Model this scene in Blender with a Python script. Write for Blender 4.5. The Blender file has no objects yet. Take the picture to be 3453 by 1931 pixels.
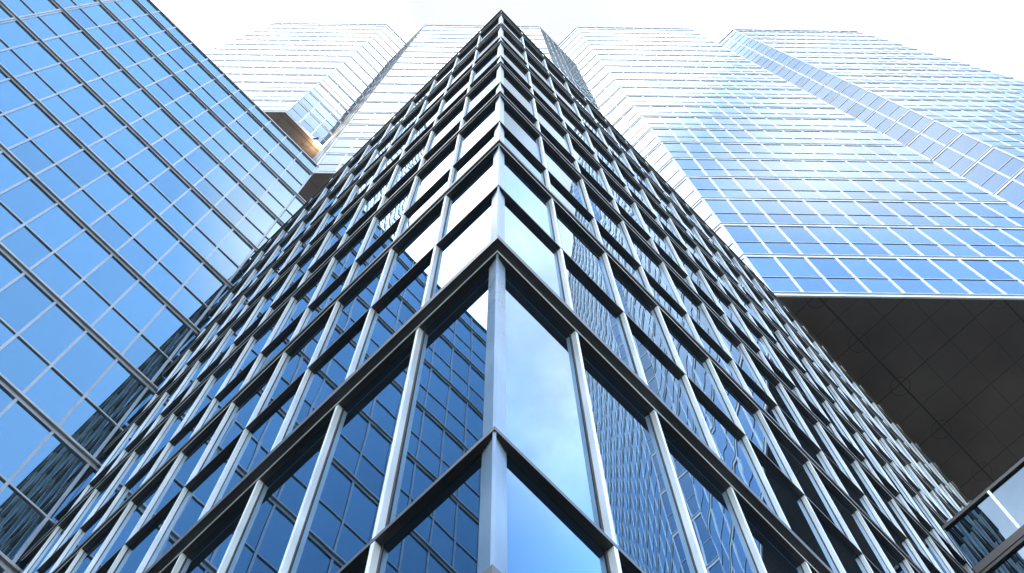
import bpy, math, random
from mathutils import Vector, Matrix
R = math.radians
random.seed(7)
sc = bpy.context.scene
col = sc.collection

# ------------------------------------------------------------------ camera
EYE = 1.7                                   # eye height above the pavement
PITCH, ROLL, FPIX = 1.3308, -0.02616, 4973.22
fw = Vector((0, math.cos(PITCH), math.sin(PITCH)))
u0 = Vector((0, -math.sin(PITCH), math.cos(PITCH)))
r0 = Vector((1, 0, 0))
rt = r0 * math.cos(ROLL) + u0 * math.sin(ROLL)
up = -r0 * math.sin(ROLL) + u0 * math.cos(ROLL)
cam = bpy.data.cameras.new('camera')
cam.sensor_width = 36.0
cam.lens = 36.0 * FPIX / 3453.0
cam.clip_start, cam.clip_end = 0.05, 4000
camo = bpy.data.objects.new('camera', cam)
col.objects.link(camo)
camo.matrix_world = Matrix((
    (rt.x, up.x, -fw.x, 0), (rt.y, up.y, -fw.y, 0), (rt.z, up.z, -fw.z, EYE), (0, 0, 0, 1)))
sc.camera = camo

def project(p):                              # photo pixels (3453 x 1931), used only to rank panes by size
    v = Vector((p[0], p[1], p[2] - EYE))
    d = v.dot(fw)
    if d < 0.1:
        return None
    return 1726.5 + FPIX * v.dot(rt) / d, 965.5 - FPIX * v.dot(up) / d

# ------------------------------------------------------------------ sky, sun, exposure
SUN_EL, SUN_AZ = 58.0, -32.0                 # azimuth measured from +Y towards +X
sdir = Vector((math.sin(R(SUN_AZ)) * math.cos(R(SUN_EL)), math.cos(R(SUN_AZ)) * math.cos(R(SUN_EL)), math.sin(R(SUN_EL))))
w = bpy.data.worlds.new('World')
sc.world = w
w.use_nodes = True
nt = w.node_tree
nt.nodes.clear()
N = nt.nodes.new
L = nt.links.new

def wmath(op, a, b=None, c=None, clamp=False):
    n = N('ShaderNodeMath'); n.operation = op; n.use_clamp = clamp
    for i, v in enumerate((a, b, c)):
        if v is None: continue
        if hasattr(v, 'is_linked'): L(v, n.inputs[i])
        else: n.inputs[i].default_value = v
    return n.outputs[0]

def wramp(v, lo, hi, a=0.0, b=1.0):
    if lo > hi: lo, hi, a, b = hi, lo, b, a
    n = N('ShaderNodeMapRange'); n.interpolation_type = 'SMOOTHSTEP'
    L(v, n.inputs[0])
    n.inputs[1].default_value, n.inputs[2].default_value = lo, hi
    n.inputs[3].default_value, n.inputs[4].default_value = a, b
    return n.outputs[0]

def wmix(f, a, b):
    n = N('ShaderNodeMix'); n.data_type = 'RGBA'
    if hasattr(f, 'is_linked'): L(f, n.inputs['Factor'])
    else: n.inputs['Factor'].default_value = f
    for k, v in ((6, a), (7, b)):
        if hasattr(v, 'is_linked'): L(v, n.inputs[k])
        else: n.inputs[k].default_value = v
    return n.outputs[2]

def wscale(a, k):
    n = N('ShaderNodeVectorMath'); n.operation = 'SCALE'
    L(a, n.inputs[0])
    if hasattr(k, 'is_linked'): L(k, n.inputs[3])
    else: n.inputs[3].default_value = k
    return n.outputs[0]

sky = N('ShaderNodeTexSky')
sky.sky_type = 'NISHITA'
sky.sun_disc = False
sky.sun_elevation = R(SUN_EL)
sky.sun_rotation = R(SUN_AZ)
sky.air_density, sky.dust_density, sky.ozone_density = 1.0, 0.3, 1.5
tc = N('ShaderNodeTexCoord')
sep = N('ShaderNodeSeparateXYZ'); L(tc.outputs['Generated'], sep.inputs[0])
mp = N('ShaderNodeMapping'); L(tc.outputs['Generated'], mp.inputs[0])
mp.inputs['Scale'].default_value = (1.0, 1.0, 1.7)
noi = N('ShaderNodeTexNoise'); L(mp.outputs[0], noi.inputs[0])
noi.inputs['Scale'].default_value = 5.0
noi.inputs['Detail'].default_value = 7.0
noi.inputs['Roughness'].default_value = 0.55
dotn = N('ShaderNodeVectorMath'); dotn.operation = 'DOT_PRODUCT'
L(tc.outputs['Generated'], dotn.inputs[0]); dotn.inputs[1].default_value = sdir
sund = dotn.outputs['Value']
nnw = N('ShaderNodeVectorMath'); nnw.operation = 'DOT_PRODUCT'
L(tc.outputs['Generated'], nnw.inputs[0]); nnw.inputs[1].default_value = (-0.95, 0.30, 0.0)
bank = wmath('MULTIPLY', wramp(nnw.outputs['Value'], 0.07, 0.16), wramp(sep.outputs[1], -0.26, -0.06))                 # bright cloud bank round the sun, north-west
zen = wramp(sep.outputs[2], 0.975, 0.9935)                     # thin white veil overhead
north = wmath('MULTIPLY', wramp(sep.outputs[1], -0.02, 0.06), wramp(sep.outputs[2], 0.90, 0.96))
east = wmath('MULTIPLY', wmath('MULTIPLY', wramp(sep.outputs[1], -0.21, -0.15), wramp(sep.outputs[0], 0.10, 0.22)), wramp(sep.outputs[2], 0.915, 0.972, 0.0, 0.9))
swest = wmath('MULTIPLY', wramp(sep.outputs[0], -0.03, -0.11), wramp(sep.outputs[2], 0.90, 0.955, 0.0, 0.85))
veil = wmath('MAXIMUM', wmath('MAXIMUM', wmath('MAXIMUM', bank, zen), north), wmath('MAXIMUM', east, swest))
lowfill = wmath('MULTIPLY', wramp(sep.outputs[2], 0.05, 0.2), wramp(wmath('MULTIPLY_ADD', wmath('MINIMUM', sep.outputs[0], 0.0), 0.6, sep.outputs[2]), 0.82, 0.60))
lowfill = wmath('MULTIPLY', wmath('MULTIPLY', lowfill, wramp(sep.outputs[1], 0.15, -0.15)), wramp(noi.outputs[0], 0.35, 0.6, 0.45, 1.0))   # unseen bright cloud low in the south, added to light the fins
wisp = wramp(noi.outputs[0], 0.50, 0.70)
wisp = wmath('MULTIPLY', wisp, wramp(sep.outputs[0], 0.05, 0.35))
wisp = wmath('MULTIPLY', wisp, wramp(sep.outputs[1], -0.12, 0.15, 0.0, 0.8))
mask = wmath('MAXIMUM', wmath('MAXIMUM', veil, lowfill), wisp, clamp=True)
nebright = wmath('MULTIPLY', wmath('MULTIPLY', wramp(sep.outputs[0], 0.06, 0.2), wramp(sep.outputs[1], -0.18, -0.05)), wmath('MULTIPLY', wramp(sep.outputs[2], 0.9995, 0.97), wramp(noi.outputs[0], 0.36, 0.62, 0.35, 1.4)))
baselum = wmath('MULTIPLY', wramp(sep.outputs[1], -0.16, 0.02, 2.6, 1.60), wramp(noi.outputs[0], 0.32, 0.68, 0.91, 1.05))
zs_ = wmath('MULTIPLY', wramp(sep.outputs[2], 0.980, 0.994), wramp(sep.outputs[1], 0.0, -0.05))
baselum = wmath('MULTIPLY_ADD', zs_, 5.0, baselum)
cloudlum = wmath('MULTIPLY_ADD', bank, 6.5, wmath('MULTIPLY_ADD', lowfill, 6.2, wmath('MULTIPLY_ADD', wisp, 5.0, wmath('MULTIPLY_ADD', nebright, 2.4, baselum))))
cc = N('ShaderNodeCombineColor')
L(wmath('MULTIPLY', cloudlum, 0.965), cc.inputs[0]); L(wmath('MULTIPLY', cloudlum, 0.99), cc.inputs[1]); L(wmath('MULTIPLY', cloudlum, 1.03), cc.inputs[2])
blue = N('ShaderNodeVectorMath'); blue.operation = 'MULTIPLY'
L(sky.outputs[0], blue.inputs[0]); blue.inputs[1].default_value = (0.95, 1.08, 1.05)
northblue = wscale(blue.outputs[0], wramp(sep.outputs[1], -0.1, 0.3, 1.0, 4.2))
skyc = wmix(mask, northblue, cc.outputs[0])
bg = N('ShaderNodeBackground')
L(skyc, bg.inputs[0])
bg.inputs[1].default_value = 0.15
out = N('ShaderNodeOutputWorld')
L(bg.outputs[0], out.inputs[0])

sl = bpy.data.lights.new('sun', 'SUN')
sl.energy, sl.angle, sl.color = 2.0, R(0.6), (1.0, 0.94, 0.84)
so = bpy.data.objects.new('sun', sl)
col.objects.link(so)
so.rotation_euler = sdir.to_track_quat('Z', 'Y').to_euler()
so.location = (0, 0, 300)

vs = sc.view_settings
sc.display_settings.display_device = 'sRGB'
vs.view_transform, vs.look, vs.exposure, vs.gamma = 'Standard', 'None', 2.0, 1.0
vs.use_curve_mapping = False
sc.cycles.max_bounces = 8
sc.cycles.glossy_bounces = 6
sc.cycles.diffuse_bounces = 2
sc.cycles.caustics_reflective = False
sc.cycles.caustics_refractive = False

# ------------------------------------------------------------------ plan frames
CX, CY = -0.11743, 2.7075                    # outermost point of the near corner
AL, AR = 0.745482, 0.825315
dL = Vector((-math.cos(AL), math.sin(AL)))   # along the left face, away from the corner
dR = Vector((math.cos(AR), math.sin(AR)))    # along the right face
C0 = Vector((CX, CY))
def AB(a, b): return C0 + dL * a + dR * b
aF = AR - math.pi / 4
eF = Vector((math.cos(aF), math.sin(aF)))
nF = Vector((-math.sin(aF), math.cos(aF)))
O0 = Vector((0, 12.6))
def TX(x, d): return O0 + eF * x + nF * d    # tower frame: along the front, depth behind it

# ------------------------------------------------------------------ materials
def new_mat(name):
    m = bpy.data.materials.new(name)
    m.use_nodes = True
    t = m.node_tree
    t.nodes.clear()
    o = t.nodes.new('ShaderNodeOutputMaterial')
    return m, t, o

def metal(name, base, metallic=0.85, rough=0.35, var=0.12, bump=0.0):
    m, t, o = new_mat(name)
    b = t.nodes.new('ShaderNodeBsdfPrincipled')
    t.links.new(b.outputs[0], o.inputs[0])
    g = t.nodes.new('ShaderNodeNewGeometry')
    n = t.nodes.new('ShaderNodeTexNoise')
    t.links.new(g.outputs['Position'], n.inputs['Vector'])
    n.inputs['Scale'].default_value = 1.3
    n.inputs['Detail'].default_value = 5
    r = t.nodes.new('ShaderNodeMapRange')
    t.links.new(n.outputs[0], r.inputs[0])
    r.inputs[1].default_value, r.inputs[2].default_value = 0.3, 0.7
    r.inputs[3].default_value, r.inputs[4].default_value = 1 - var, 1 + var * 0.5
    v = t.nodes.new('ShaderNodeVectorMath'); v.operation = 'SCALE'
    v.inputs[0].default_value = base
    t.links.new(r.outputs[0], v.inputs[3])
    t.links.new(v.outputs[0], b.inputs['Base Color'])
    b.inputs['Metallic'].default_value = metallic
    r2 = t.nodes.new('ShaderNodeMapRange')
    t.links.new(n.outputs[0], r2.inputs[0])
    r2.inputs[1].default_value, r2.inputs[2].default_value = 0.3, 0.7
    r2.inputs[3].default_value, r2.inputs[4].default_value = rough * 0.85, rough * 1.15
    t.links.new(r2.outputs[0], b.inputs['Roughness'])
    return m

def glass(name, lo, hi, tint, body, wave, scale=(1.4, 1.4, 0.55), rough=0.0, fall=5.0, wash=9.0):
    """coated facade glass: mirror whose strength grows towards grazing, over a dark room, gently rolled so reflections waver"""
    m, t, o = new_mat(name)
    ln = t.links.new
    g = t.nodes.new('ShaderNodeNewGeometry')
    mp = t.nodes.new('ShaderNodeMapping')
    ln(g.outputs['Position'], mp.inputs[0])
    mp.inputs['Scale'].default_value = scale
    n = t.nodes.new('ShaderNodeTexNoise')
    ln(mp.outputs[0], n.inputs[0])
    n.inputs['Scale'].default_value = 1.0
    n.inputs['Detail'].default_value = 0.6
    bp = t.nodes.new('ShaderNodeBump')
    bp.inputs['Strength'].default_value = 1.0
    bp.inputs['Distance'].default_value = wave
    ln(n.outputs[0], bp.inputs['Height'])
    lw = t.nodes.new('ShaderNodeLayerWeight')
    lw.inputs['Blend'].default_value = 0.5
    p = t.nodes.new('ShaderNodeMath'); p.operation = 'POWER'
    ln(lw.outputs['Facing'], p.inputs[0]); p.inputs[1].default_value = fall
    ma = t.nodes.new('ShaderNodeMath'); ma.operation = 'MULTIPLY_ADD'
    ln(p.outputs[0], ma.inputs[0]); ma.inputs[1].default_value = hi - lo; ma.inputs[2].default_value = lo
    at = t.nodes.new('ShaderNodeAttribute'); at.attribute_name = 'tone'
    tm = t.nodes.new('ShaderNodeMath'); tm.operation = 'MULTIPLY'
    ln(ma.outputs[0], tm.inputs[0]); ln(at.outputs['Fac'], tm.inputs[1])
    pw = t.nodes.new('ShaderNodeMath'); pw.operation = 'POWER'
    ln(lw.outputs['Facing'], pw.inputs[0]); pw.inputs[1].default_value = wash
    # the coating's colour washes out towards grazing
    mc = t.nodes.new('ShaderNodeMix'); mc.data_type = 'RGBA'
    ln(pw.outputs[0], mc.inputs['Factor'])
    mc.inputs[6].default_value = (*tint, 1); mc.inputs[7].default_value = (0.93, 0.97, 1, 1)
    gl = t.nodes.new('ShaderNodeBsdfGlossy')
    gl.inputs['Roughness'].default_value = rough
    ln(mc.outputs[2], gl.inputs['Color'])
    ln(bp.outputs[0], gl.inputs['Normal'])
    df = t.nodes.new('ShaderNodeBsdfDiffuse')
    df.inputs['Color'].default_value = (*body, 1)
    mx = t.nodes.new('ShaderNodeMixShader')
    ln(tm.outputs[0], mx.inputs[0]); ln(df.outputs[0], mx.inputs[1]); ln(gl.outputs[0], mx.inputs[2])
    ln(mx.outputs[0], o.inputs[0])
    return m

def plain(name, base, rough=0.8, scale=2.0, var=0.25, spec=0.3):
    m, t, o = new_mat(name)
    b = t.nodes.new('ShaderNodeBsdfPrincipled')
    t.links.new(b.outputs[0], o.inputs[0])
    g = t.nodes.new('ShaderNodeNewGeometry')
    n = t.nodes.new('ShaderNodeTexNoise')
    t.links.new(g.outputs['Position'], n.inputs['Vector'])
    n.inputs['Scale'].default_value = scale
    n.inputs['Detail'].default_value = 6
    r = t.nodes.new('ShaderNodeMapRange')
    t.links.new(n.outputs[0], r.inputs[0])
    r.inputs[1].default_value, r.inputs[2].default_value = 0.3, 0.7
    r.inputs[3].default_value, r.inputs[4].default_value = 1 - var, 1 + var
    v = t.nodes.new('ShaderNodeVectorMath'); v.operation = 'SCALE'
    v.inputs[0].default_value = base
    t.links.new(r.outputs[0], v.inputs[3])
    t.links.new(v.outputs[0], b.inputs['Base Color'])
    b.inputs['Roughness'].default_value = rough
    b.inputs['Specular IOR Level'].default_value = spec
    return m

def soffit_mat(name, base):
    """dark metal ceiling panels laid square to the corner building, dark joints, round hatches"""
    m, t, o = new_mat(name)
    ln = t.links.new
    b = t.nodes.new('ShaderNodeBsdfPrincipled')
    ln(b.outputs[0], o.inputs[0])
    g = t.nodes.new('ShaderNodeNewGeometry')
    def mth(op, a, b_=None, c=None):
        n = t.nodes.new('ShaderNodeMath'); n.operation = op
        for i, v in enumerate((a, b_, c)):
            if v is None: continue
            if hasattr(v, 'is_linked'): ln(v, n.inputs[i])
            else: n.inputs[i].default_value = v
        return n.outputs[0]
    def dot(v):
        n = t.nodes.new('ShaderNodeVectorMath'); n.operation = 'DOT_PRODUCT'
        ln(g.outputs['Position'], n.inputs[0]); n.inputs[1].default_value = v
        return n.outputs['Value']
    pa = dot((dL.x, dL.y, 0)); pb = dot((dR.x, dR.y, 0))
    def line(v, off, per, wid):
        k = mth('ADD', v, 200 * per - off + per / 2)
        f = mth('MODULO', k, per)
        d = mth('ABSOLUTE', mth('SUBTRACT', f, per / 2))
        return mth('LESS_THAN', d, wid)
    l1 = line(pa, 0.90, 1.17, 0.011); l2 = line(pb, 16.97, 1.15, 0.011)
    l3 = line(pa, 0.90, 4.68, 0.032); l4 = line(pb, 19.27, 2.30, 0.018)
    # round hatches where the wide joints cross
    ha = mth('SUBTRACT', mth('MODULO', mth('ADD', pa, 200 * 4.68 - 0.98 + 2.34), 4.68), 2.34)
    hb = mth('SUBTRACT', mth('MODULO', mth('ADD', pb, 200 * 2.3 - 19.35 + 1.15), 2.3), 1.15)
    rr = mth('SQRT', mth('ADD', mth('MULTIPLY', ha, ha), mth('MULTIPLY', hb, hb)))
    ring_ = mth('LESS_THAN', mth('ABSOLUTE', mth('SUBTRACT', rr, 0.36)), 0.012)
    lines = mth('MAXIMUM', mth('MAXIMUM', l1, l2), mth('MAXIMUM', mth('MAXIMUM', l3, l4), ring_))
    n = t.nodes.new('ShaderNodeTexNoise')
    ln(g.outputs['Position'], n.inputs['Vector'])
    n.inputs['Scale'].default_value = 0.45; n.inputs['Detail'].default_value = 4
    r = t.nodes.new('ShaderNodeMapRange'); ln(n.outputs[0], r.inputs[0])
    r.inputs[1].default_value, r.inputs[2].default_value = 0.3, 0.7
    r.inputs[3].default_value, r.inputs[4].default_value = 0.75, 1.25
    v = t.nodes.new('ShaderNodeVectorMath'); v.operation = 'SCALE'
    v.inputs[0].default_value = base; ln(r.outputs[0], v.inputs[3])
    mx = t.nodes.new('ShaderNodeMix'); mx.data_type = 'RGBA'
    ln(lines, mx.inputs['Factor']); ln(v.outputs[0], mx.inputs[6]); mx.inputs[7].default_value = (0.014, 0.012, 0.011, 1)
    ln(mx.outputs[2], b.inputs['Base Color'])
    b.inputs['Roughness'].default_value = 0.45
    b.inputs['Specular IOR Level'].default_value = 0.4
    return m

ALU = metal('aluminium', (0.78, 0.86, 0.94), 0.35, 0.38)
POSTM = metal('post_metal', (0.28, 0.35, 0.41), 0.85, 0.32)
ALU_T = metal('tower_aluminium', (0.74, 0.79, 0.85), 0.35, 0.40)
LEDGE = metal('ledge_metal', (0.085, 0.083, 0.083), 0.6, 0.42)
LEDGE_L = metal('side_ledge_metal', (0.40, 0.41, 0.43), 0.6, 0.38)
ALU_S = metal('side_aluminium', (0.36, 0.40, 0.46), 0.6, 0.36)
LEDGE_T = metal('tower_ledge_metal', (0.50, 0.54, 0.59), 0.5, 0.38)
RAIL = metal('bronze_rail', (0.055, 0.05, 0.048), 0.5, 0.45)
GASKET = plain('black_gasket', (0.012, 0.014, 0.018), 0.6)
CORE = plain('dark_core', (0.02, 0.022, 0.026), 0.9)
ROOF = plain('roof_membrane', (0.22, 0.22, 0.22), 0.9)
SOFFIT = soffit_mat('soffit_panels', (0.080, 0.068, 0.064))
GL_C = glass('corner_glass', 0.13, 1.0, (0.48, 0.75, 1.0), (0.004, 0.007, 0.012), 0.0016, (1.2, 1.2, 0.60))
GL_S = glass('side_glass', 0.46, 1.0, (0.58, 0.85, 1.0), (0.02, 0.035, 0.05), 0.0005, fall=4.2, wash=5.5)
GL_A = glass('annex_glass', 0.17, 1.0, (0.58, 0.79, 1.0), (0.004, 0.008, 0.013), 0.0008)
GL_T = glass('tower_glass', 0.48, 1.0, (0.68, 0.83, 1.0), (0.02, 0.035, 0.05), 0.0004, fall=4.6, wash=7.0)

# ------------------------------------------------------------------ mesh helpers
class MB:
    def __init__(s): s.v = []; s.f = []; s.m = []; s.t = {}
    def hexa(s, pts, mi=0, skip=()):
        """8 points: bottom 0-3 (counter-clockwise from above), top 4-7"""
        k = len(s.v); s.v += [tuple(p) for p in pts]
        for i, q in enumerate(((3, 2, 1, 0), (4, 5, 6, 7), (0, 1, 5, 4), (1, 2, 6, 5), (2, 3, 7, 6), (3, 0, 4, 7))):
            if i in skip: continue
            s.f.append(tuple(k + j for j in q)); s.m.append(mi)
    def prism(s, poly, z0, z1, mi=0, top=True, bottom=True):
        n = len(poly); k = len(s.v)
        ar = sum(poly[i][0] * poly[(i + 1) % n][1] - poly[(i + 1) % n][0] * poly[i][1] for i in range(n))
        if ar < 0: poly = poly[::-1]
        s.v += [(p[0], p[1], z0) for p in poly] + [(p[0], p[1], z1) for p in poly]
        for i in range(n):
            j = (i + 1) % n
            s.f.append((k + i, k + j, k + n + j, k + n + i)); s.m.append(mi)
        if top: s.f.append(tuple(k + n + i for i in range(n))); s.m.append(mi)
        if bottom: s.f.append(tuple(k + i for i in reversed(range(n)))); s.m.append(mi)
    def build(s, name, mats, parent=None, label=None, kind=None):
        me = bpy.data.meshes.new(name)
        me.from_pydata(s.v, [], s.f)
        if not isinstance(mats, (list, tuple)): mats = [mats]
        for m in mats: me.materials.append(m)
        me.polygons.foreach_set('material_index', s.m)
        if s.t:
            at = me.attributes.new('tone', 'FLOAT', 'FACE')
            at.data.foreach_set('value', [s.t.get(i, 1.0) for i in range(len(s.f))])
        me.update()
        o = bpy.data.objects.new(name, me)
        col.objects.link(o)
        if parent: o.parent = parent
        if label: o['label'] = label
        if kind: o['kind'] = kind
        return o

def offset(poly, h):
    """mitred offset of an open polyline; outward is to the right of the direction of travel"""
    n = len(poly); out_ = []
    def nrm(p, q):
        d = (q - p).normalized(); return Vector((d.y, -d.x))
    for i in range(n):
        if i == 0: out_.append(poly[0] + nrm(poly[0], poly[1]) * h)
        elif i == n - 1: out_.append(poly[-1] + nrm(poly[-2], poly[-1]) * h)
        else:
            a = nrm(poly[i - 1], poly[i]); b = nrm(poly[i], poly[i + 1])
            m = (a + b) / (1 + a.dot(b))
            out_.append(poly[i] + m * h)
    return out_

def ring(mb, poly, h0, h1, z0, z1, mi=0):
    """moulding that follows the polyline, from offset h0 to h1"""
    A = offset(poly, h0); B = offset(poly, h1)
    for i in range(len(poly) - 1):
        skip = []
        if i > 0: skip.append(5)
        if i < len(poly) - 2: skip.append(3)
        mb.hexa([(*B[i], z0), (*B[i + 1], z0), (*A[i + 1], z0), (*A[i], z0),
                 (*B[i], z1), (*B[i + 1], z1), (*A[i + 1], z1), (*A[i], z1)], mi, skip)

class Face:
    """a flat facade: o = start of the glass line, t = along, n = outward"""
    def __init__(s, p, q):
        s.o = p; s.len = (q - p).length; s.t = (q - p).normalized(); s.n = Vector((s.t.y, -s.t.x))
    def P(s, a, h, z):
        p = s.o + s.t * a + s.n * h
        return (p.x, p.y, z)
    def box(s, mb, a0, a1, h0, h1, z0, z1, mi=0):
        mb.hexa([s.P(a0, h1, z0), s.P(a1, h1, z0), s.P(a1, h0, z0), s.P(a0, h0, z0),
                 s.P(a0, h1, z1), s.P(a1, h1, z1), s.P(a1, h0, z1), s.P(a0, h0, z1)], mi)
    def pane(s, mb, a0, a1, z0, z1, tilt=0.0016, mi=0):
        j = [random.uniform(-tilt, tilt) for _ in range(3)]
        f = (j[0], j[1], j[1] + j[2] - j[0], j[2])       # keeps the pane flat
        c = [(a0, z0), (a1, z0), (a1, z1), (a0, z1)]
        F = [s.P(x, f[i], z) for i, (x, z) in enumerate(c)]
        B = [s.P(x, -0.025, z) for (x, z) in c]
        k0 = len(mb.f)
        mb.hexa([F[0], F[1], B[1], B[0], F[3], F[2], B[2], B[3]], mi)
        tone = 1.0 - 0.16 * random.random() ** 3
        for i in range(k0, len(mb.f)): mb.t[i] = tone

# corner building's outline in the photo, to tell which panes it hides
OUTLINE = [(1690, 34), (2643, 1028), (3300, 1931), (50, 1931), (849, 866)]
def inside(pt, poly):
    x, y = pt; c = False
    for i in range(len(poly)):
        (x1, y1), (x2, y2) = poly[i], poly[i - 1]
        if (y1 > y) != (y2 > y) and x < (x2 - x1) * (y - y1) / (y2 - y1) + x1: c = not c
    return c

def seen_area(f, a0, a1, z0, z1, hidden=True):
    q = [project(f.P(a, 0, z)) for a, z in ((a0, z0), (a1, z0), (a1, z1), (a0, z1))]
    if None in q: return 0
    q = [(min(max(x, 0), 3453), min(max(y, 0), 1931)) for x, y in q]
    m = (sum(p[0] for p in q) / 4, sum(p[1] for p in q) / 4)
    if hidden and inside(m, OUTLINE): return 0
    return abs(sum(q[i][0] * q[(i + 1) % 4][1] - q[(i + 1) % 4][0] * q[i][1] for i in range(4))) / 2

def empty(name, loc, label, cat, group=None):
    o = bpy.data.objects.new(name, None)
    o.empty_display_size = 1
    col.objects.link(o)
    o.location = loc
    o['label'] = label; o['category'] = cat
    if group: o['group'] = group
    return o

class Part:
    """children keep world coordinates: parent sits at loc, so meshes are shifted by -loc"""
    def __init__(s, root): s.root = root; s.l = root.location.copy()
    def add(s, mb, name, mats, parent=None, label=None, kind=None):
        mb.v = [(x - s.l.x, y - s.l.y, z - s.l.z) for x, y, z in mb.v]
        return mb.build(name, mats, parent or s.root, label, kind)

def glaze(part, panes, mat, hidden=True, tilt=0.0016, limit=100):
    """panes: (face, a0, a1, z0, z1); the largest in view become single windows, the rest one sheet"""
    ranked = sorted(panes, key=lambda p: -seen_area(*p, hidden=hidden))
    for p in ranked[:limit]:
        mb = MB(); p[0].pane(mb, *p[1:], tilt=tilt)
        part.add(mb, 'window', mat)
    if len(ranked) > limit:
        mb = MB()
        for p in ranked[limit:]: p[0].pane(mb, *p[1:], tilt=tilt)
        part.add(mb, 'window', mat, kind='stuff')

# ------------------------------------------------------------------ ground
mb = MB()
mb.hexa([(-140, -140, -0.5), (140, -140, -0.5), (140, 140, -0.5), (-140, 140, -0.5),
         (-140, -140, 0), (140, -140, 0), (140, 140, 0), (-140, 140, 0)])
PAVE = plain('pavement_stone', (0.042, 0.038, 0.036), 0.85, 1.5, 0.3)
g = mb.build('pavement', PAVE, kind='structure')

# ------------------------------------------------------------------ the corner office building
P_ = 0.053                                   # how far the frames stand out from the glass
A_END, B_END = 11.93, 26.0
root = empty('office_building', (*AB(0, 0), 0),
             'glass office building with its sharp corner towards the viewer, dark ledges and pale fins', 'building')
pt = Part(root)
pl = [AB(A_END, P_), AB(P_, P_), AB(P_, B_END)]      # travelling from the left end round the corner: outward is right
fl = Face(AB(A_END, P_), AB(P_, P_))
fr = Face(AB(P_, P_), AB(P_, B_END))
THICK = [-1.7, 5.66, 12.29, 18.70, 24.45, 30.02, 35.68, 41.62, 47.27]
THIN = [2.2, 7.74, 15.66, 21.04, 26.46, 32.06, 37.68, 43.33]
TOP = 49.30
levels = []
for z in THICK[1:]: levels.append((z + EYE, 'T'))
for z in THIN: levels.append((z + EYE, 't'))
levels.sort()
spans = []                                   # clear panel heights between ledges
zprev = 0.0
for z, k in levels:
    spans.append((zprev, z))
    zprev = z + (0.20 if k == 'T' else 0.055)
spans.append((zprev, TOP + EYE - 0.12))
mb = MB()
mb.prism([AB(P_ + 0.05, P_ + 0.05), AB(A_END, P_ + 0.05), AB(A_END, B_END), AB(P_ + 0.05, B_END)], 0.0, TOP + EYE - 0.5)
pt.add(mb, 'wall', CORE)
mb = MB()
mb.prism([AB(P_ + 0.05, P_ + 0.05), AB(A_END, P_ + 0.05), AB(A_END, B_END), AB(P_ + 0.05, B_END)], TOP + EYE - 0.497, TOP + EYE - 0.42)
pt.add(mb, 'roof', ROOF)
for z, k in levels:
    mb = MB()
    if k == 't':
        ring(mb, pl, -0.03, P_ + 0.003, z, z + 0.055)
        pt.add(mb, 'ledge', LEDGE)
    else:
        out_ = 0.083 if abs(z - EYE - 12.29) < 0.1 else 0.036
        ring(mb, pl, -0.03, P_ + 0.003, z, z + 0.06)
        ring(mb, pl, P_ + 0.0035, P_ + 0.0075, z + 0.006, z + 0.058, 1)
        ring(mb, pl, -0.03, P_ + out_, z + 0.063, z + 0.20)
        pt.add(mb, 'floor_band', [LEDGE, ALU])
mb = MB()
ring(mb, pl, -0.10, P_ + 0.03, TOP + EYE - 0.12, TOP + EYE)
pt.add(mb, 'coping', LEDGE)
mb = MB()                                    # V-shaped corner post with a flat arris
sec = [AB(0.145, P_ - 0.005), AB(0.0, 0.014), AB(0.014, 0.0), AB(P_ - 0.005, 0.145), AB(0.10, 0.10)]
for z0, z1 in spans: mb.prism(sec, z0 + 0.002, z1 - 0.002)
pt.add(mb, 'corner_post', POSTM)
W_ = 0.034
nodesL = [0.942 + k for k in range(11)]
nodesR = [0.963 + k for k in range(25)]
def fin(face, sgn, a, first):
    """a = distance from the corner to the fin's near side; sgn = +1 when the face runs away from the corner"""
    base = 0 if sgn > 0 else face.len
    m = MB()
    def bx(a0, a1, h0, h1, z0, z1, mi):
        s0, s1 = sorted((base + sgn * (a0 - P_), base + sgn * (a1 - P_)))
        face.box(m, s0, s1, h0, h1, z0, z1, mi)
    for z0, z1 in spans:
        bx(a, a + W_, -0.03, P_, z0 + 0.002, z1 - 0.002, 0)
        bx(a - 0.020, a - 0.0005, -0.03, 0.005, z0 + 0.002, z1 - 0.002, 1)   # black seal beside the fin
        if first and z0 > 14.2:                            # the movement joint: a black groove and a second fin
            bx(a + W_, a + W_ + 0.014, 0.0, P_ - 0.004, z0 + 0.002, z1 - 0.002, 1)
    pt.add(m, 'mullion', [ALU, GASKET])
for k, a in enumerate(nodesL): fin(fl, -1, a, k == 0)
for k, a in enumerate(nodesR): fin(fr, 1, a, k == 0)
panes = []
eL = [0.10] + nodesL + [A_END]
eR = [0.10] + nodesR + [B_END]
for z0, z1 in spans:
    for k in range(len(eL) - 1):
        a0, a1 = eL[k] + (W_ if k else 0), eL[k + 1]
        panes.append((fl, fl.len - (a1 - P_), fl.len - (a0 - P_), z0 - 0.03, z1 + 0.03))
    for k in range(len(eR) - 1):
        a0, a1 = eR[k] + (W_ if k else 0), eR[k + 1]
        panes.append((fr, a0 - P_, a1 - P_, z0 - 0.03, z1 + 0.03))
glaze(pt, panes, GL_C, hidden=False, tilt=0.0022)

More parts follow.
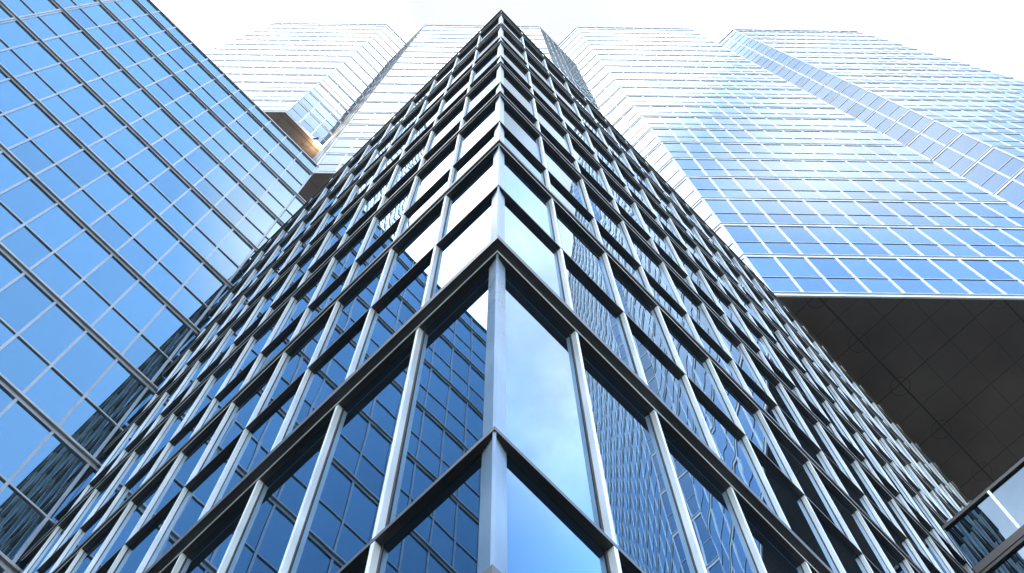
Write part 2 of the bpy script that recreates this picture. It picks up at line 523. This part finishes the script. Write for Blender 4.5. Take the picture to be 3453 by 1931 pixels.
# ------------------------------------------------------------------ curtain wall system of the taller blocks
def curtain(part, poly, faces, bars, mids, mat_glass, mat_fin, mat_ledge, fw_, fd, bd, lip, top, low, tilt=0.002, hide=True, wide=()):
    """poly: polyline of the glass; faces: list of (Face, [node positions], extra); bars/mids: (z, polyline or None)"""
    for z, p in bars:
        mb = MB()
        ring(mb, p, -0.03, fd + 0.004, z, z + lip)
        ring(mb, p, -0.03, fd + bd, z + lip + 0.003, z + lip + 0.10)
        part.add(mb, 'floor_band', mat_ledge)
    for z, p in mids:
        mb = MB()
        ring(mb, p, -0.03, fd * 0.9, z, z + 0.07)
        part.add(mb, 'transom', mat_ledge)

def side_levels(z_first, z_top):
    return z_first, z_top

# ------------------------------------------------------------------ the side building on the left
root = empty('side_building', (*AB(A_END, -12), 0),
             'flat blue mirror-glass block on the left, meeting the sharp-cornered building', 'building')
ps = Part(root)
AW = 11.976
Bn = [-0.10 - k for k in range(28)]
B_LEFT, B_RIGHT = -27.6, -0.10
SB = [23.9 + 5.292 * k for k in range(9)]    # 66.24 is the highest bar
SB = [23.9 - 5.292 * k for k in (4, 3, 2, 1)] + SB
SB = [z + EYE for z in SB]
SM = [z + 2.40 for z in SB[:-1]]
STOP = 68.68 + EYE
poly = [AB(AW, B_LEFT), AB(AW, B_RIGHT + 0.06)]
f1 = Face(AB(AW, B_LEFT), AB(AW, B_RIGHT + 0.06))
poly2 = [AB(AW, B_RIGHT + 0.063), AB(AW, 1.0)]
f2 = Face(AB(AW, B_RIGHT + 0.06), AB(AW, 1.0))
if f1.n.dot(-dL) < 0: raise SystemExit('side wall faces the wrong way')
mb = MB()
mb.prism([AB(AW + 0.04, B_LEFT), AB(AW + 0.04, B_RIGHT + 0.05), AB(AW + 22, B_RIGHT + 0.05), AB(AW + 22, B_LEFT)], 0, STOP - 0.3)
ps.add(mb, 'wall', CORE)
mb = MB()
mb.prism([AB(AW + 0.04, B_RIGHT + 0.053), AB(AW + 0.04, 1.0), AB(AW + 3, 1.0), AB(AW + 3, B_RIGHT + 0.053)], 0, SB[-2] - 0.1)
ps.add(mb, 'wall', CORE)
mb = MB()
mb.prism([AB(AW + 0.04, B_LEFT), AB(AW + 0.04, B_RIGHT + 0.05), AB(AW + 22, B_RIGHT + 0.05), AB(AW + 22, B_LEFT)], STOP - 0.297, STOP - 0.2)
ps.add(mb, 'roof', ROOF)
FD, BD, LIP = 0.034, 0.065, 0.17
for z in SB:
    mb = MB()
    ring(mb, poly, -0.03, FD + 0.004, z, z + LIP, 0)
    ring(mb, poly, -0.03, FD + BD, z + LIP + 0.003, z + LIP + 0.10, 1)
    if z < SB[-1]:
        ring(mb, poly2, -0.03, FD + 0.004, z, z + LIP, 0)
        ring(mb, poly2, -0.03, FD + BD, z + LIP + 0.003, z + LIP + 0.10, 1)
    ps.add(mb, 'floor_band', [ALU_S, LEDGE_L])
for z in SM:
    mb = MB()
    ring(mb, poly, -0.03, FD, z, z + 0.07)
    if z < SB[-2]: ring(mb, poly2, -0.03, FD, z, z + 0.07)
    ps.add(mb, 'transom', LEDGE_L)
mb = MB(); ring(mb, poly, -0.10, FD + 0.03, STOP - 0.15, STOP)
ps.add(mb, 'coping', LEDGE_L)
lv = sorted([(z, LIP + 0.105) for z in SB] + [(z, 0.072) for z in SM])
sp = []; zp = 0.0
for z, h in lv: sp.append((zp, z)); zp = z + h
sp.append((zp, STOP - 0.155))
FWID = 0.068
panes = []
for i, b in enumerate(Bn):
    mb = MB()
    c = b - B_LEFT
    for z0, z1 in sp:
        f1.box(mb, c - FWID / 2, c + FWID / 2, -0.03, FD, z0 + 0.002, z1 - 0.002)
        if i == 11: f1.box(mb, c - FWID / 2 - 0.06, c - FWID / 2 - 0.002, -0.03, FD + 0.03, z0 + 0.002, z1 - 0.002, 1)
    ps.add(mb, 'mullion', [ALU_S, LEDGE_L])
    if i + 1 < len(Bn):
        for z0, z1 in sp: panes.append((f1, c - 1 + FWID / 2, c - FWID / 2, z0 - 0.02, z1 + 0.02))
for z0, z1 in sp:
    if z1 <= SB[-2] + 0.01: panes.append((f2, 0.0, 0.98, z0 - 0.02, z1 + 0.02))
glaze(ps, panes, GL_S, tilt=0.0018)

# ------------------------------------------------------------------ the two towers behind
L0, LF = 56.85 + EYE, 6.29
TTOP = 192.5 + EYE
def tower(root, walls, front, nodes_of, soffits, bottoms, back, core_pts):
    """front: polyline of the zigzag; nodes_of: mullion positions per segment; bottoms: lowest level per segment"""
    p = Part(root)
    segs = [Face(front[i], front[i + 1]) for i in range(len(front) - 1)]
    for poly, z in walls:
        mb = MB(); mb.prism(poly, z + 0.02, TTOP - 0.4)
        p.add(mb, 'wall', CORE)
    for poly, z in soffits:
        mb = MB(); mb.prism(poly, z - 0.06, z + 0.018)
        p.add(mb, 'soffit', SOFFIT)
    mb = MB(); mb.prism([front[0], *[offset(front, -0.05)[i] for i in range(1, len(front) - 1)], front[-1], *back], TTOP - 0.397, TTOP - 0.3)
    p.add(mb, 'roof', ROOF)
    mb = MB(); mb.prism(core_pts, 0, min(z for _, z in soffits) - 0.061)
    p.add(mb, 'core_pier', CORE)
    kmin = min(bottoms)
    bars = [L0 + LF * k for k in range(kmin, 22) if L0 + LF * k < TTOP - 1]
    FD, BD, LIP = 0.027, 0.05, 0.30
    def run(k):                              # polylines of the segments that exist at level k
        runs = []; cur = None
        for i, b in enumerate(bottoms):
            if k >= b:
                if cur is None: cur = [front[i]]
                cur.append(front[i + 1])
            elif cur: runs.append(cur); cur = None
        if cur: runs.append(cur)
        return runs
    lvs = []
    for k in range(kmin, kmin + len(bars)):
        z = L0 + LF * k
        mb = MB()
        for r_ in run(k):
            ring(mb, r_, -0.03, FD + 0.004, z, z + LIP, 0)
            ring(mb, r_, -0.03, FD + BD, z + LIP + 0.003, z + LIP + 0.10, 1)
        p.add(mb, 'floor_band', [ALU_T, LEDGE_T])
        mb = MB()
        for r_ in run(k): ring(mb, r_, -0.03, FD * 0.9, z + 2.86, z + 2.94)
        if z + 3.2 < TTOP: p.add(mb, 'transom', LEDGE_T)
        lvs += [(k, z + LIP + 0.105, z + 2.86), (k, z + 2.942, min(z + LF, TTOP - 0.2))]
    mb = MB()
    for r_ in run(99): ring(mb, r_, -0.10, FD + 0.05, TTOP - 0.2, TTOP)
    p.add(mb, 'coping', ALU_T)
    panes = []
    FWID = 0.10
    for i, f in enumerate(segs):
        nd = nodes_of[i]
        for a in nd:
            mb = MB()
            hw = FWID / 2 if 0.1 < a < f.len - 0.1 else 0.026
            for k, z0, z1 in lvs:
                if k >= bottoms[i]: f.box(mb, a - hw, a + hw, -0.03, FD, z0 + 0.002, z1 - 0.002)
            p.add(mb, 'mullion', ALU_T)
        ed = [0.0] + nd + [f.len]
        for j in range(len(ed) - 1):
            a0 = ed[j] + (FWID / 2 if j else 0.0); a1 = ed[j + 1] - (FWID / 2 if j < len(ed) - 2 else 0.0)
            if a1 - a0 < 0.05: continue
            for k, z0, z1 in lvs:
                if k >= bottoms[i]: panes.append((f, a0, a1, z0 - 0.02, z1 + 0.02))
    glaze(p, panes, GL_T, tilt=0.002)
    return p

def even(n, ln, ends=0.03): return [ends] + [ln * i / n for i in range(1, n)] + [ln - ends]
nl = math.hypot(2.46, 2.46)
# left tower: outward is to the right when travelling towards +x
fL = [TX(-29.8, 0), TX(-15.2, 0), TX(-12.74, 2.46), TX(-10.28, 0), TX(4.40, 0), TX(6.82, 2.42)]
inn = offset(fL, -0.06)
tl = empty('glass_tower', (*TX(-12, 10), 0),
           'pale glass tower rising left of the corner building, notched front fading into the white sky', 'tower')
wl = [([inn[0], inn[1], inn[2], TX(-12.74, 32), TX(-29.7, 32)], L0 + LF * 7),
      ([TX(-12.735, 2.6), inn[3], inn[4], inn[5], TX(6.80, 32), TX(-12.735, 32)], L0 + LF * 3)]
tower(tl, wl, fL,
      [even(12, 14.6), even(3, nl), even(3, nl), even(12, 14.68), even(3, math.hypot(2.42, 2.42))],
      [(wl[0][0], L0 + LF * 7), (wl[1][0], L0 + LF * 3)], [7, 7, 3, 3, 3],
      [TX(6.80, 32), TX(-29.7, 32)],
      [TX(-6, 26), TX(0, 26), TX(0, 31), TX(-6, 31)])
fR = [TX(6.823, 2.42), TX(9.24, 0), TX(23.88, 0), TX(26.64, 2.76), TX(29.4, 0), TX(45.4, 0), TX(45.4, 20)]
inn = offset(fR, -0.06)
tr = empty('glass_tower', (*TX(26, 10), 0),
           'pale blue glass tower at upper right, stepped forward above a broad dark panelled underside', 'tower')
wr = [([inn[0], inn[1], inn[2], inn[3], inn[4], inn[5], inn[6], TX(45.34, 32), TX(6.823, 32)], L0 - LF + 0.45)]
tower(tr, wr, fR,
      [even(3, math.hypot(2.42, 2.42)), [0.03] + [1.17 + 1.218 * i for i in range(11)] + [14.61], even(3, math.hypot(2.76, 2.76)),
       even(3, math.hypot(2.76, 2.76)), even(13, 16.0), even(16, 20.0)],
      [(wr[0][0], L0 - LF + 0.45)], [-1] * 6,
      [TX(45.34, 32), TX(6.823, 32)],
      [TX(34, 24), TX(40, 24), TX(40, 31), TX(34, 31)])

# a lit lamp on a short dark bracket under the left tower's overhang
zs = L0 + LF * 7 - 0.06
fT = Face(fL[1], fL[2])
q = TX(-12.98, 1.72)
rootv = tl.location
mb = MB()
mb.prism([q + Vector((-0.05, -0.05)), q + Vector((0.05, -0.05)), q + Vector((0.05, 0.05)), q + Vector((-0.05, 0.05))], zs - 0.55, zs - 0.002)
mb.prism([q + Vector((-0.30, -0.06)), q + Vector((0.06, -0.06)), q + Vector((0.06, 0.06)), q + Vector((-0.30, 0.06))], zs - 0.68, zs - 0.555)
mb.v = [(x - rootv.x, y - rootv.y, z - rootv.z) for x, y, z in mb.v]
br = mb.build('lamp', GASKET, tl)
ld = bpy.data.lights.new('lamp_bulb', 'POINT')
ld.energy, ld.color, ld.shadow_soft_size = 80.0, (1.0, 0.66, 0.36), 0.08
lo_ = bpy.data.objects.new('lamp_bulb', ld)
col.objects.link(lo_)
lo_.parent = br
q2 = TX(-12.95, 2.05)
lo_.location = (q2.x - rootv.x, q2.y - rootv.y, zs - 0.45 - rootv.z)

# ------------------------------------------------------------------ low glazed block at lower right
BW = 12.78
root = empty('glazed_annex', (*AB(-1, BW), 0),
             'low glazed block with dark rails at lower right, under the dark panelled overhang', 'building')
pa = Part(root)
fA = Face(AB(-0.06, BW), AB(-6.0, BW))
if fA.n.dot(dR) > 0:
    fA = Face(AB(-6.0, BW), AB(-0.06, BW))
ZT = 27.75 + EYE
pA = [fA.o, fA.o + fA.t * fA.len]
mb = MB(); mb.prism([AB(-0.065, BW + 0.04), AB(-0.065, 22), AB(-6, 22), AB(-6, BW + 0.04)], 0, ZT - 0.1)
pa.add(mb, 'wall', CORE)
mb = MB(); mb.prism([AB(-0.065, BW + 0.04), AB(-0.065, 22), AB(-6, 22), AB(-6, BW + 0.04)], ZT - 0.097, ZT - 0.02)
pa.add(mb, 'roof', ROOF)
rails = [ZT - 0.12 - 2.28 * k for k in range(12)]
for i, z in enumerate(rails):
    mb = MB()
    ring(mb, pA, -0.03, 0.05, z, z + 0.12)
    if i: ring(mb, pA, -0.03, 0.065, z + 0.123, z + 0.40)
    pa.add(mb, 'rail', RAIL)
panes = []
posts = [0.70, 1.72, 2.74, 3.76, 4.78]
for k in range(len(rails) - 1):
    z1, z0 = rails[k], rails[k + 1] + 0.40
    e = [0.0] + posts + [fA.len]
    for j in range(len(e) - 1):
        a0, a1 = fA.len - e[j + 1], fA.len - e[j]
        panes.append((fA, a0, a1, z0 - 0.02, z1 + 0.02))
for q in posts:
    mb = MB()
    for k in range(len(rails) - 1):
        fA.box(mb, fA.len - q - 0.03, fA.len - q + 0.03, 0.004, 0.06, rails[k + 1] + 0.425, rails[k] - 0.002)
    pa.add(mb, 'post', ALU)
glaze(pa, panes, GL_A, hidden=False, tilt=0.001)

# ------------------------------------------------------------------ haze
HZ = 0.00012
mb = MB()
e, zb, zt = 145, -1.5, TTOP + 6
mb.hexa([(-e, -e, zb), (e, -e, zb), (e, e, zb), (-e, e, zb), (-e, -e, zt), (e, -e, zt), (e, e, zt), (-e, e, zt)])
m, t, o_ = new_mat('haze')
pv = t.nodes.new('ShaderNodeVolumePrincipled')
pv.inputs['Color'].default_value = (0.93, 0.96, 1.0, 1)
pv.inputs['Density'].default_value = HZ
pv.inputs['Anisotropy'].default_value = 0.2
t.links.new(pv.outputs[0], o_.inputs['Volume'])
mb.build('haze', m, kind='stuff')
